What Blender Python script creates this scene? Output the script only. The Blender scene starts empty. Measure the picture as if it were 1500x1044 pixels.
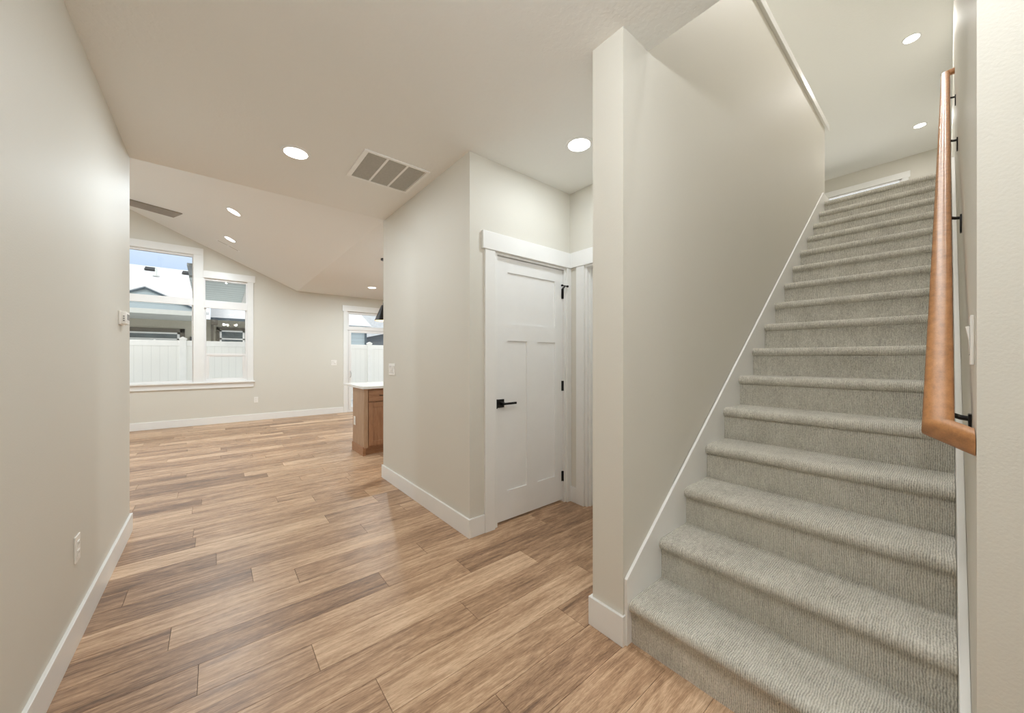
import bpy, bmesh, math, random
from mathutils import Vector, Matrix
random.seed(7)
scn = bpy.context.scene
COL = scn.collection
PI = math.pi

# ------------------------------------------------------------------ camera
CAM_H = 1.26
F_PX, YAW = 528.0, 39.55
cam_d = bpy.data.cameras.new('camera')
cam = bpy.data.objects.new('camera', cam_d)
COL.objects.link(cam)
cam_d.sensor_fit = 'HORIZONTAL'
cam_d.sensor_width = 36.0
cam_d.lens = 36.0 * F_PX / 1500.0
cam_d.shift_y = 3.0 / 1500.0
cam_d.clip_start = 0.02
cam.location = (0, 0, CAM_H)
cam.rotation_euler = (PI / 2, 0, -math.radians(YAW))
scn.camera = cam

# ------------------------------------------------------------------ world, colour
world = bpy.data.worlds.new('sky')
scn.world = world
world.use_nodes = True
wt = world.node_tree
wt.nodes.clear()
w_out = wt.nodes.new('ShaderNodeOutputWorld')
w_bg = wt.nodes.new('ShaderNodeBackground')
w_tc = wt.nodes.new('ShaderNodeTexCoord')
w_sep = wt.nodes.new('ShaderNodeSeparateXYZ')
w_ramp = wt.nodes.new('ShaderNodeValToRGB')
wt.links.new(w_tc.outputs['Generated'], w_sep.inputs[0])
wt.links.new(w_sep.outputs['Z'], w_ramp.inputs[0])
wt.links.new(w_ramp.outputs[0], w_bg.inputs['Color'])
wt.links.new(w_bg.outputs[0], w_out.inputs['Surface'])
e = w_ramp.color_ramp.elements
e[0].position, e[0].color = 0.0, (1.0, 1.0, 1.0, 1)
e[1].position, e[1].color = 0.60, (1.0, 1.0, 1.0, 1)
e2 = w_ramp.color_ramp.elements.new(0.09); e2.color = (0.66, 0.74, 0.82, 1)
e3 = w_ramp.color_ramp.elements.new(0.17); e3.color = (0.33, 0.42, 0.56, 1)
w_bg.inputs['Strength'].default_value = 1.75

sun_d = bpy.data.lights.new('sun', 'SUN')
sun = bpy.data.objects.new('sun', sun_d)
COL.objects.link(sun)
sun_d.energy = 0.9
sun_d.angle = math.radians(12)
sun_d.color = (1.0, 0.96, 0.9)
sun.rotation_euler = (math.radians(52), 0, math.radians(-28))
sun.location = (0, 0, 12)

vs = scn.view_settings
vs.view_transform = 'Standard'
vs.look = 'None'
vs.gamma = 1.0
vs.use_curve_mapping = False
vs.exposure = 0.15
CAN_W = dict(hall=11.0, door=6.0, entry=7.0, living=31.0, stairs=16.0, foot=36.0)   # watts of one recessed light, by room
CAN_COL = dict(hall=(0.87, 0.945, 1.0), door=(0.87, 0.945, 1.0), entry=(0.87, 0.945, 1.0), living=(0.84, 0.945, 1.0), stairs=(1.0, 0.975, 0.95), foot=(0.97, 0.975, 1.0))
try:
    scn.cycles.max_bounces = 14
    scn.cycles.diffuse_bounces = 9
    scn.cycles.glossy_bounces = 4
    scn.cycles.transparent_max_bounces = 16
    scn.cycles.sample_clamp_indirect = 4.0
    scn.cycles.caustics_reflective = False
    scn.cycles.use_denoising = True
except Exception:
    pass

# ------------------------------------------------------------------ node helpers
def srgb(r, g, b):
    f = lambda c: (c / 255 / 12.92) if c / 255 <= 0.04045 else ((c / 255 + 0.055) / 1.055) ** 2.4
    return (f(r), f(g), f(b), 1.0)

class NT:
    def __init__(s, name):
        s.m = bpy.data.materials.new(name)
        s.m.use_nodes = True
        s.t = s.m.node_tree
        s.b = s.t.nodes['Principled BSDF']
    def n(s, typ, **kw):
        nd = s.t.nodes.new(typ)
        for k, v in kw.items():
            setattr(nd, k, v)
        return nd
    def l(s, a, b):
        s.t.links.new(a, b)
    def math(s, op, a, b=None, c=None):
        nd = s.n('ShaderNodeMath', operation=op)
        for i, v in enumerate((a, b, c)):
            if v is None: continue
            if hasattr(v, 'is_linked'): s.l(v, nd.inputs[i])
            else: nd.inputs[i].default_value = v
        return nd.outputs[0]
    def coords(s, scale=(1, 1, 1), src='Object'):
        tc = s.n('ShaderNodeTexCoord')
        mp = s.n('ShaderNodeMapping')
        mp.inputs['Scale'].default_value = scale
        s.l(tc.outputs[src], mp.inputs['Vector'])
        return mp.outputs[0]
    def noise(s, vec, scale, detail=3, rough=0.55):
        nd = s.n('ShaderNodeTexNoise')
        nd.inputs['Scale'].default_value = scale
        nd.inputs['Detail'].default_value = detail
        nd.inputs['Roughness'].default_value = rough
        if vec is not None: s.l(vec, nd.inputs['Vector'])
        return nd.outputs['Fac']
    def ramp(s, fac, stops):
        nd = s.n('ShaderNodeValToRGB')
        el = nd.color_ramp.elements
        while len(el) < len(stops): el.new(0.5)
        for q, (p, c) in zip(el, stops):
            q.position = p; q.color = c if len(c) == 4 else (*c, 1)
        s.l(fac, nd.inputs[0])
        return nd.outputs[0]
    def mix(s, fac, a, b, mode='MIX'):
        nd = s.n('ShaderNodeMix', data_type='RGBA', blend_type=mode)
        for inp, v in ((nd.inputs[0], fac), (nd.inputs[6], a), (nd.inputs[7], b)):
            if hasattr(v, 'is_linked'): s.l(v, inp)
            else: inp.default_value = v
        return nd.outputs[2]
    def bump(s, h, strength, dist=0.002):
        nd = s.n('ShaderNodeBump')
        nd.inputs['Strength'].default_value = strength
        nd.inputs['Distance'].default_value = dist
        s.l(h, nd.inputs['Height'])
        s.l(nd.outputs[0], s.b.inputs['Normal'])
    def set(s, color=None, rough=None, metal=None, spec=None):
        if color is not None:
            if hasattr(color, 'is_linked'): s.l(color, s.b.inputs['Base Color'])
            else: s.b.inputs['Base Color'].default_value = color
        if rough is not None: s.b.inputs['Roughness'].default_value = rough
        if metal is not None: s.b.inputs['Metallic'].default_value = metal
        if spec is not None: s.b.inputs['Specular IOR Level'].default_value = spec
        return s.m

def simple(name, color, rough=0.5, metal=0.0, var=0.03, scale=9.0, spec=0.5):
    t = NT(name)
    nz = t.noise(t.coords(), scale, 3)
    c = color
    lo = tuple(max(0, x * (1 - var)) for x in c[:3]) + (1,)
    hi = tuple(min(1, x * (1 + var)) for x in c[:3]) + (1,)
    return t.set(t.ramp(nz, [(0.3, lo), (0.7, hi)]), rough, metal, spec)

def paint(name, color, bump_scale, bump_str, rough, spec=0.4):
    t = NT(name)
    v = t.coords()
    nz = t.noise(v, bump_scale, 2, 0.5)
    big = t.noise(v, 0.8, 2)
    lo = tuple(x * 0.985 for x in color[:3]) + (1,)
    t.bump(nz, bump_str, 0.0012)
    return t.set(t.ramp(big, [(0.35, lo), (0.65, color)]), rough, 0, spec)

M = {}
M['wall'] = paint('greige_wall_paint', (0.685, 0.663, 0.600, 1), 160, 0.35, 0.55, 0.3)
def ceil_mat():
    t = NT('knockdown_ceiling_paint')
    v = t.coords()
    nz = t.noise(v, 38, 3, 0.5)
    h = t.ramp(nz, [(0.44, (0, 0, 0, 1)), (0.56, (1, 1, 1, 1))])
    t.bump(h, 0.22, 0.0015)
    return t.set((0.86, 0.86, 0.835, 1), 0.65, 0, 0.3)
M['ceiling'] = ceil_mat()
M['trim'] = simple('white_trim_enamel', (0.83, 0.83, 0.815, 1), 0.34, 0, 0.01)
M['door'] = simple('white_door_enamel', (0.82, 0.82, 0.81, 1), 0.36, 0, 0.01)
M['vinyl'] = simple('white_window_vinyl', (0.84, 0.83, 0.82, 1), 0.35, 0, 0.01)
M['plastic'] = simple('white_switch_plastic', (0.86, 0.84, 0.80, 1), 0.3, 0, 0.01)
M['plastic_dark'] = simple('grey_plastic', (0.20, 0.19, 0.18, 1), 0.4)
M['black'] = simple('matte_black_metal', (0.018, 0.016, 0.015, 1), 0.38, 0.6, 0.1)
M['gap'] = simple('dark_gap', (0.05, 0.045, 0.04, 1), 0.8)
M['metal'] = simple('brushed_steel', (0.55, 0.54, 0.52, 1), 0.3, 1.0)
M['grille'] = simple('grey_filter_mesh', (0.52, 0.50, 0.455, 1), 0.7, 0, 0.05, 60)
M['grille_white'] = simple('white_register_enamel', (0.91, 0.91, 0.89, 1), 0.35)
M['quartz'] = simple('white_quartz', (0.86, 0.86, 0.86, 1), 0.12, 0, 0.02, 25)
M['fan'] = simple('grey_oak_fan_blade', (0.30, 0.27, 0.23, 1), 0.5, 0, 0.12, 6)
M['copper'] = simple('copper_shade_lining', (0.80, 0.52, 0.33, 1), 0.35, 0.5)

def emis(name, col, s):
    t = NT(name)
    t.b.inputs['Emission Color'].default_value = col
    t.b.inputs['Emission Strength'].default_value = s
    return t.set((0.9, 0.9, 0.9, 1), 0.4)
M['lens'] = emis('lit_light_lens', (1, 0.97, 0.92, 1), 6.0)
M['bulb'] = emis('lit_bulb', (1, 0.85, 0.62, 1), 9.0)

def glass():
    t = NT('window_glass')
    t.t.nodes.remove(t.b)
    out = [n for n in t.t.nodes if n.type == 'OUTPUT_MATERIAL'][0]
    tr = t.n('ShaderNodeBsdfTransparent'); tr.inputs[0].default_value = (0.98, 0.985, 0.975, 1)
    gl = t.n('ShaderNodeBsdfGlossy'); gl.inputs['Roughness'].default_value = 0.01
    fr = t.n('ShaderNodeFresnel'); fr.inputs[0].default_value = 1.45
    mx = t.n('ShaderNodeMixShader')
    t.l(fr.outputs[0], mx.inputs[0]); t.l(tr.outputs[0], mx.inputs[1]); t.l(gl.outputs[0], mx.inputs[2])
    t.l(mx.outputs[0], out.inputs['Surface'])
    return t.m
M['glass'] = glass()
M['dark_glass'] = simple('dark_house_glass', (0.10, 0.13, 0.14, 1), 0.08, 0, 0.35, 1.2, 0.8)

def wood(name, lo, mid, hi, along=(1, 1, 1), rough=0.35, scale=1.0):
    t = NT(name)
    v = t.coords(along)
    a = t.noise(v, 9 * scale, 4, 0.6)
    b = t.noise(v, 55 * scale, 3, 0.6)
    f = t.math('ADD', t.math('MULTIPLY', a, 0.7), t.math('MULTIPLY', b, 0.3))
    t.bump(b, 0.05, 0.0006)
    return t.set(t.ramp(f, [(0.34, lo), (0.5, mid), (0.68, hi)]), rough)
M['rail'] = wood('stained_oak_rail', (0.25, 0.104, 0.031), (0.375, 0.166, 0.056), (0.47, 0.225, 0.086), (0.35, 6, 6), 0.40)
M['cab_v'] = wood('stained_alder_vertical', (0.27, 0.130, 0.066), (0.36, 0.185, 0.098), (0.43, 0.24, 0.135), (5, 5, 0.5), 0.4)
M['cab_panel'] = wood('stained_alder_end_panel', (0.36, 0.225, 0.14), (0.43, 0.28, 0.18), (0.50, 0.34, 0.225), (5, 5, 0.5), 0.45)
M['cab_h'] = wood('stained_alder_horizontal', (0.27, 0.130, 0.066), (0.36, 0.185, 0.098), (0.43, 0.24, 0.135), (0.5, 5, 5), 0.4)

def floor_mat():
    t = NT('oak_plank_flooring')
    at = t.n('ShaderNodeAttribute'); at.attribute_name = 'plank'
    sep = t.n('ShaderNodeSeparateColor'); t.l(at.outputs['Color'], sep.inputs[0])
    tone, seed, flip = sep.outputs[0], sep.outputs[1], sep.outputs[2]
    tc = t.n('ShaderNodeTexCoord')
    sx = t.n('ShaderNodeSeparateXYZ'); t.l(tc.outputs['Object'], sx.inputs[0])
    cx = t.math('ADD', sx.outputs[0], t.math('MULTIPLY', seed, 37.0))
    cy = t.math('ADD', sx.outputs[1], t.math('MULTIPLY', flip, 11.0))
    def vec(ax, ay):
        cb = t.n('ShaderNodeCombineXYZ')
        t.l(t.math('MULTIPLY', cx, ax), cb.inputs[0]); t.l(t.math('MULTIPLY', cy, ay), cb.inputs[1])
        return cb.outputs[0]
    broad = t.noise(vec(0.9, 9), 1.0, 4, 0.6)
    nd = t.n('ShaderNodeTexNoise'); nd.inputs['Scale'].default_value = 1.0
    nd.inputs['Detail'].default_value = 5; nd.inputs['Roughness'].default_value = 0.62
    nd.inputs['Distortion'].default_value = 1.1
    t.l(vec(3.6, 46), nd.inputs['Vector'])
    grain = nd.outputs['Fac']
    fine = t.noise(vec(26, 330), 1.0, 3, 0.7)
    cath = t.noise(vec(0.7, 4.0), 1.0, 1.5, 0.4)
    rings = t.math('SINE', t.math('MULTIPLY', cath, 95.0))
    f = t.math('ADD', t.math('MULTIPLY', tone, 0.44), t.math('MULTIPLY', broad, 0.70))
    f = t.math('ADD', f, t.math('MULTIPLY', t.math('SUBTRACT', grain, 0.5), 0.95))
    f = t.math('ADD', f, t.math('MULTIPLY', t.math('SUBTRACT', fine, 0.5), 0.85))
    f = t.math('ADD', f, t.math('MULTIPLY', rings, 0.045))
    col = t.ramp(f, [(0.14, (0.115, 0.060, 0.031)), (0.37, (0.265, 0.150, 0.083)), (0.58, (0.445, 0.276, 0.163)),
                     (0.78, (0.62, 0.42, 0.268)), (0.98, (0.76, 0.56, 0.385))])
    # knots
    vo = t.n('ShaderNodeTexVoronoi'); vo.inputs['Scale'].default_value = 1.0
    t.l(vec(1.5, 4.5), vo.inputs['Vector'])
    kn = t.ramp(vo.outputs['Distance'], [(0.02, (0.45, 0.45, 0.45, 1)), (0.10, (1, 1, 1, 1))])
    col = t.mix(0.75, col, kn, 'MULTIPLY')
    col = t.mix(0.03, col, (0.40, 0.36, 0.33, 1))
    t.bump(grain, 0.10, 0.0008)
    rr = t.math('ADD', 0.30, t.math('MULTIPLY', broad, 0.16))
    t.l(rr, t.b.inputs['Roughness'])
    return t.set(col, None, 0, 0.42)
M['floor'] = floor_mat()

def carpet_mat():
    t = NT('ribbed_loop_carpet')
    tc = t.n('ShaderNodeTexCoord')
    sx = t.n('ShaderNodeSeparateXYZ'); t.l(tc.outputs['Object'], sx.inputs[0])
    wob = t.noise(t.coords((1, 1, 1)), 14.0, 3, 0.6)
    y = t.math('ADD', sx.outputs[1], t.math('MULTIPLY', t.math('SUBTRACT', wob, 0.5), 0.016))
    s = t.math('SINE', t.math('MULTIPLY', y, 2 * PI / 0.0066))
    rib = t.math('ADD', t.math('MULTIPLY', s, 0.5), 0.5)
    nub = t.noise(t.coords((1, 1.3, 1)), 230, 3, 0.7)
    fleck = t.noise(t.coords((1, 1.6, 1)), 130, 4, 0.75)
    fl2 = t.noise(t.coords((0.5, 2.0, 0.5)), 60, 2, 0.6)
    big = t.noise(t.coords(), 7, 3)
    f = t.math('ADD', t.math('MULTIPLY', rib, 0.20), t.math('MULTIPLY', fleck, 0.75))
    f = t.math('ADD', f, t.math('MULTIPLY', fl2, 0.25))
    f = t.math('ADD', f, t.math('MULTIPLY', t.math('SUBTRACT', big, 0.5), 0.22))
    col = t.ramp(f, [(0.36, (0.25, 0.233, 0.193)), (0.54, (0.53, 0.505, 0.435)), (0.76, (0.80, 0.77, 0.685)), (0.92, (0.88, 0.86, 0.78))])
    h = t.math('ADD', t.math('MULTIPLY', rib, 0.55), t.math('MULTIPLY', nub, 1.0))
    t.bump(h, 0.9, 0.004)
    t.b.inputs['Sheen Weight'].default_value = 0.15
    return t.set(col, 0.95, 0, 0.1)
M['carpet'] = carpet_mat()

def siding(name, col, pitch):
    t = NT(name)
    tc = t.n('ShaderNodeTexCoord')
    sx = t.n('ShaderNodeSeparateXYZ'); t.l(tc.outputs['Object'], sx.inputs[0])
    fr = t.math('FRACT', t.math('DIVIDE', sx.outputs[2], pitch))
    k = t.ramp(fr, [(0.0, (0.45, 0.45, 0.45, 1)), (0.1, (1, 1, 1, 1))])
    return t.set(t.mix(1.0, col, k, 'MULTIPLY'), 0.7)
M['siding'] = siding('blue_grey_lap_siding', (0.42, 0.50, 0.54, 1), 0.16)
M['siding_dark'] = siding('charcoal_lap_siding', (0.13, 0.145, 0.16, 1), 0.16)
M['stucco'] = simple('taupe_stucco', (0.52, 0.485, 0.40, 1), 0.9, 0, 0.06, 30)
M['brown'] = simple('taupe_brown_trim', (0.155, 0.135, 0.105, 1), 0.7)
M['fascia'] = simple('pale_grey_fascia', (0.62, 0.64, 0.61, 1), 0.6)
M['slate'] = simple('slate_blue_edge', (0.07, 0.10, 0.125, 1), 0.6)
M['vent'] = simple('dark_roof_vent', (0.05, 0.055, 0.06, 1), 0.6)
def snow():
    t = NT('thin_snow_on_shingles')
    a = t.noise(t.coords((1, 3, 1)), 9, 4, 0.65)
    t.bump(a, 0.3, 0.02)
    return t.set(t.ramp(a, [(0.25, (0.50, 0.53, 0.56)), (0.55, (0.62, 0.64, 0.66))]), 0.8)
M['snow'] = snow()
def fence_mat():
    t = NT('white_vinyl_fence')
    tc = t.n('ShaderNodeTexCoord')
    sx = t.n('ShaderNodeSeparateXYZ'); t.l(tc.outputs['Object'], sx.inputs[0])
    fr = t.math('FRACT', t.math('DIVIDE', sx.outputs[0], 0.15))
    k = t.ramp(fr, [(0.0, (0.80, 0.80, 0.80, 1)), (0.08, (1, 1, 1, 1))])
    return t.set(t.mix(1.0, (0.88, 0.875, 0.84, 1), k, 'MULTIPLY'), 0.5)
M['fence'] = fence_mat()
M['fence_rail'] = simple('white_vinyl_rail', (0.89, 0.885, 0.86, 1), 0.5)
def soffit():
    t = NT('blue_grey_soffit_board')
    tc = t.n('ShaderNodeTexCoord')
    sx = t.n('ShaderNodeSeparateXYZ'); t.l(tc.outputs['Object'], sx.inputs[0])
    fr = t.math('FRACT', t.math('DIVIDE', sx.outputs[1], 0.22))
    k = t.ramp(fr, [(0.0, (0.5, 0.5, 0.5, 1)), (0.16, (1, 1, 1, 1))])
    return t.set(t.mix(1.0, (0.74, 0.82, 0.82, 1), k, 'MULTIPLY'), 0.7)
M['soffit'] = soffit()

# ------------------------------------------------------------------ object helpers
def tag(o, label=None, cat=None, group=None, kind=None):
    if label: o['label'] = label
    if cat: o['category'] = cat
    if group: o['group'] = group
    if kind: o['kind'] = kind
    return o

def thing(name, loc, label, cat, group=None, kind=None, rot=(0, 0, 0)):
    o = bpy.data.objects.new(name, None)
    o.empty_display_size = 0.1
    COL.objects.link(o)
    o.location = loc
    o.rotation_euler = rot
    return tag(o, label, cat, group, kind)

class MB:
    """Collects shapes; build() links them as one mesh object."""
    def __init__(s):
        s.bm = bmesh.new()
    def box(s, x0, x1, y0, y1, z0, z1, bevel=0.0, seg=2):
        t = bmesh.new()
        v = [t.verts.new((x, y, z)) for x in (x0, x1) for y in (y0, y1) for z in (z0, z1)]
        for f in ((0, 1, 3, 2), (4, 6, 7, 5), (0, 4, 5, 1), (2, 3, 7, 6), (0, 2, 6, 4), (1, 5, 7, 3)):
            t.faces.new([v[i] for i in f])
        bmesh.ops.recalc_face_normals(t, faces=t.faces)
        if bevel:
            bmesh.ops.bevel(t, geom=list(t.edges), offset=bevel, segments=seg, profile=0.5, affect='EDGES')
        s.merge(t)
        return s
    def merge(s, t):
        me = bpy.data.meshes.new('tmp')
        t.to_mesh(me); t.free()
        s.bm.from_mesh(me)
        bpy.data.meshes.remove(me)
    def prism(s, pts, axis, a0, a1, bevel=0.0):
        """pts: 2D outline; axis 'x' -> (y,z), 'y' -> (x,z), 'z' -> (x,y); extruded a0..a1."""
        t = bmesh.new()
        def P(p, a):
            return {'x': (a, p[0], p[1]), 'y': (p[0], a, p[1]), 'z': (p[0], p[1], a)}[axis]
        A = [t.verts.new(P(p, a0)) for p in pts]
        B = [t.verts.new(P(p, a1)) for p in pts]
        n = len(pts)
        t.faces.new(A); t.faces.new(B)
        for i in range(n):
            t.faces.new((A[i], A[(i + 1) % n], B[(i + 1) % n], B[i]))
        bmesh.ops.recalc_face_normals(t, faces=t.faces)
        if bevel:
            bmesh.ops.bevel(t, geom=list(t.edges), offset=bevel, segments=2, profile=0.5, affect='EDGES')
        s.merge(t)
        return s
    def lathe(s, prof, c=(0, 0, 0), seg=32, cap=False):
        """prof: list of (radius, z) around the vertical axis through c."""
        t = bmesh.new()
        rings = []
        for r, z in prof:
            rings.append([t.verts.new((c[0] + r * math.cos(2 * PI * k / seg), c[1] + r * math.sin(2 * PI * k / seg), c[2] + z)) for k in range(seg)])
        for a, b in zip(rings, rings[1:]):
            for k in range(seg):
                t.faces.new((a[k], a[(k + 1) % seg], b[(k + 1) % seg], b[k]))
        if cap:
            t.faces.new(rings[0]); t.faces.new(rings[-1])
        bmesh.ops.recalc_face_normals(t, faces=t.faces)
        s.merge(t)
        return s
    def tube(s, path, r, seg=12):
        s.sweep(path, [(r * math.cos(2 * PI * k / seg), r * math.sin(2 * PI * k / seg)) for k in range(seg)])
        return s
    def sweep(s, path, prof, start_y=None):
        """prof: (side, up) outline swept along path with mitred corners and end caps."""
        t = bmesh.new()
        P = [Vector(p) for p in path]
        D = [(b - a).normalized() for a, b in zip(P, P[1:])]
        def frame(d):
            sd = d.cross(Vector((0, 0, 1)))
            if sd.length < 1e-4: sd = Vector((1, 0, 0))
            sd.normalize()
            return sd, sd.cross(d).normalized()
        rings = []
        for i, p in enumerate(P):
            ring = []
            for a, b in prof:
                cand = []
                for d in ([D[0]] if i == 0 else [D[-1]] if i == len(P) - 1 else [D[i - 1], D[i]]):
                    sd, up = frame(d)
                    q = p + sd * a + up * b
                    if 0 < i < len(P) - 1:
                        nrm = (D[i - 1] + D[i]).normalized()
                        q = q - d * ((q - p).dot(nrm) / d.dot(nrm))
                    cand.append(q)
                q = sum(cand, Vector()) / len(cand)
                if i == 0 and start_y is not None:      # cut flush with a wall plane
                    q = q + D[0] * ((start_y - q.y) / D[0].y)
                ring.append(t.verts.new(q))
            rings.append(ring)
        n = len(prof)
        for a, b in zip(rings, rings[1:]):
            for k in range(n):
                t.faces.new((a[k], a[(k + 1) % n], b[(k + 1) % n], b[k]))
        t.faces.new(rings[0]); t.faces.new(rings[-1])
        bmesh.ops.recalc_face_normals(t, faces=t.faces)
        s.merge(t)
        return s
    def build(s, name, mat, parent=None, smooth=False, label=None, local=False, angle=35):
        me = bpy.data.meshes.new(name)
        if parent is not None and not local:
            off = -Vector(parent_world(parent))
            bmesh.ops.translate(s.bm, vec=off, verts=s.bm.verts)
        s.bm.to_mesh(me); s.bm.free()
        me.materials.append(mat)
        if smooth:
            for p in me.polygons: p.use_smooth = True
            try: me.set_sharp_from_angle(angle=math.radians(angle))
            except Exception: pass
        o = bpy.data.objects.new(name, me)
        COL.objects.link(o)
        if parent is not None: o.parent = parent
        if label: o['label'] = label
        return o

def parent_world(o):
    v = Vector(o.location)
    while o.parent is not None:
        o = o.parent
        v = v + Vector(o.location)
    return v

def struct(mb, name, mat, label, cat, **kw):
    o = mb.build(name, mat, **kw)
    return tag(o, label, cat, None, 'structure')

def holes_wall(mb, u0, u1, z0, z1, holes, put):
    """put(u0,u1,z0,z1) adds one block; the area is split around the rectangular holes."""
    us = sorted({u0, u1, *[h[0] for h in holes], *[h[1] for h in holes]})
    zs = sorted({z0, z1, *[h[2] for h in holes], *[h[3] for h in holes]})
    us = [u for u in us if u0 <= u <= u1]
    for a, b in zip(us, us[1:]):
        start = None
        for c, d in zip(zs, zs[1:]):
            m = ((a + b) / 2, (c + d) / 2)
            inside = any(h[0] < m[0] < h[1] and h[2] < m[1] < h[3] for h in holes)
            if inside:
                if start is not None: put(a, b, start, c); start = None
            elif start is None: start = c
        if start is not None: put(a, b, start, zs[-1])

def copy_thing(src, loc, label, rot=None, group=None):
    c = src.copy(); COL.objects.link(c)
    c.location = loc
    if rot is not None: c.rotation_euler = rot
    c['label'] = label
    if group: c['group'] = group
    for ch in src.children:
        d = ch.copy(); COL.objects.link(d); d.parent = c
        for g in ch.children:
            k = g.copy(); COL.objects.link(k); k.parent = d
    return c

# ------------------------------------------------------------------ key dimensions
H = 2.72                      # hall ceiling
XL = -0.475                   # left wall face
YE = 3.79                     # where the flat hall ceiling ends
XP, YD = 1.385, 2.145         # closet block: hall face, door-wall face
XC = 2.44                     # wall right of the closet door
YS = 0.914                    # stair side of the stair wall
YR = -0.038                   # right stair wall
XR = 1.243                    # entry face of the right wall
YW = 9.0                      # window wall
UF, UC = 3.045, 5.48          # upper floor, upper ceiling
RUN, RISE, N0X, N0Z = 0.261, 0.190, 1.404, 0.168
SL = RISE / RUN
VS = 0.445                    # vault slope
XV, XRIDGE = 1.385, -1.75     # vault crease, ridge
zv = lambda x: H + VS * (XV - x)

# ------------------------------------------------------------------ floor
def make_floor():
    PW, PL = 0.1765, 1.218
    Y0 = 1.0845
    known = {0: 1.34, 1: 0.49, 2: 0.983, 3: 0.33, 4: -0.05, 5: 0.745, 6: -0.155, 8: 0.17, 9: -0.362, 10: 0.01, 12: -0.10}
    tones = {(0, 0): .30, (0, -1): .55, (1, 0): .78, (1, -1): .52, (2, 0): .42, (2, -1): .48, (3, 0): .90, (3, 1): .36, (3, -1): .50,
             (4, 0): .62, (4, 1): .16, (4, -1): .18, (5, -1): .06, (5, 0): .52, (6, 0): .62, (6, -1): .22, (8, -1): .12, (8, 0): .66,
             (9, 0): .30, (10, -1): .10, (10, 0): .60, (12, 0): .62, (12, -1): .2, (7, 0): .35}
    bm = bmesh.new()
    lay = bm.loops.layers.float_color.new('plank')
    rnd = random.Random(11)
    k0, k1 = math.floor((-2.3 - Y0) / PW), math.ceil((9.2 - Y0) / PW)
    g = 0.0009
    for k in range(k0, k1):
        off = known.get(k, rnd.uniform(0, PL))
        xs = off + math.floor((-4.6 - off) / PL) * PL
        while xs < 6.2:
            i = round((xs - off) / PL)
            tone = tones.get((k, i), min(1, max(0, rnd.gauss(0.48, 0.24))))
            a, b = max(xs, -4.6), min(xs + PL, 6.2)
            if b - a > 0.01:
                y0, y1 = Y0 + k * PW, Y0 + (k + 1) * PW
                v = [bm.verts.new(p) for p in ((a + g, y0 + g, 0), (b - g, y0 + g, 0), (b - g, y1 - g, 0), (a + g, y1 - g, 0))]
                w = [bm.verts.new((p.co.x, p.co.y, -0.006)) for p in v]
                fs = [bm.faces.new(v)] + [bm.faces.new((v[j], w[j], w[(j + 1) % 4], v[(j + 1) % 4])) for j in range(4)]
                c = (tone, rnd.random(), rnd.random(), 1)
                for f in fs:
                    for lp in f.loops: lp[lay] = c
            xs += PL
    # subfloor
    v = [bm.verts.new(p) for p in ((-4.6, -2.3, -.006), (6.2, -2.3, -.006), (6.2, 9.2, -.006), (-4.6, 9.2, -.006))]
    f = bm.faces.new(v)
    f.material_index = 1
    me = bpy.data.meshes.new('floor')
    bm.to_mesh(me); bm.free()
    me.materials.append(M['floor']); me.materials.append(M['seam'])
    o = bpy.data.objects.new('floor', me); COL.objects.link(o)
    tag(o, 'tan oak plank floor running through the hall and living room', 'floor', None, 'structure')
M['seam'] = simple('dark_plank_seam', (0.06, 0.04, 0.028, 1), 0.8)
make_floor()

# ------------------------------------------------------------------ walls
mb = MB(); mb.box(XL - 0.13, XL, -2.2, YE, 0, H + 0.02)
struct(mb, 'wall_left', M['wall'], 'plain greige wall on the left side of the hall', 'wall')
mb = MB(); mb.box(-4.6, XL - 0.13, YE - 0.13, YE, 0, H + 0.02)
mb.prism([(XV, H + .02), (-4.6, H + .02), (-4.6, H + .3), (XRIDGE, zv(XRIDGE) + .1)], 'y', YE - 0.13, YE)
struct(mb, 'wall_rear', M['wall'], 'greige wall turning off the hall toward the living room', 'wall')
mb = MB(); mb.box(-4.73, -4.6, YE - .13, YW + .15, 0, 3.4)
struct(mb, 'wall_far_left', M['wall'], 'greige wall at the far left of the living room', 'wall')
# window wall with openings
WIN_A = (-2.15, -0.285, 0.80, 3.20)
WIN_B = (-0.165, 0.525, 0.80, 2.79)
PDOOR = (2.40, 4.25, 0.0, 2.37)
mb = MB()
holes_wall(mb, -4.6, 6.2, 0, 4.5, [WIN_A, WIN_B, PDOOR], lambda a, b, c, d: mb.box(a, b, YW, YW + .16, c, d))
struct(mb, 'wall_back', M['wall'], 'greige gable wall with the windows at the back of the living room', 'wall')
mb = MB(); mb.box(6.2, 6.33, YE - .1, YW + .16, 0, H + .05)
struct(mb, 'wall_far_right', M['wall'], 'greige wall at the end of the kitchen', 'wall')
# closet block
DO = (1.60, 2.385, 0.0, 2.055)      # closet door opening
mb = MB()
mb.box(XP, XP + .13, YD, 3.825, 0, H + .01)
mb.box(XP + .13, 6.2, 3.70, 3.825, 0, H + .01)
struct(mb, 'wall_middle', M['wall'], 'greige wall of the closet block beside the kitchen opening', 'wall')
mb = MB()
holes_wall(mb, XP + .13, XC + .13, 0, H + .01, [DO], lambda a, b, c, d: mb.box(a, b, YD, YD + .125, c, d))
struct(mb, 'wall_door', M['wall'], 'greige wall holding the white panelled closet door', 'wall')
D2 = (1.15, 1.975, 0.0, 2.055)      # second doorway (Y range)
mb = MB()
holes_wall(mb, 1.0, YD, 0, H + .01, [D2], lambda a, b, c, d: mb.box(XC, XC + .125, a, b, c, d))
struct(mb, 'wall_east', M['wall'], 'short greige wall with a doorway at the end of the side hall', 'wall')
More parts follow.
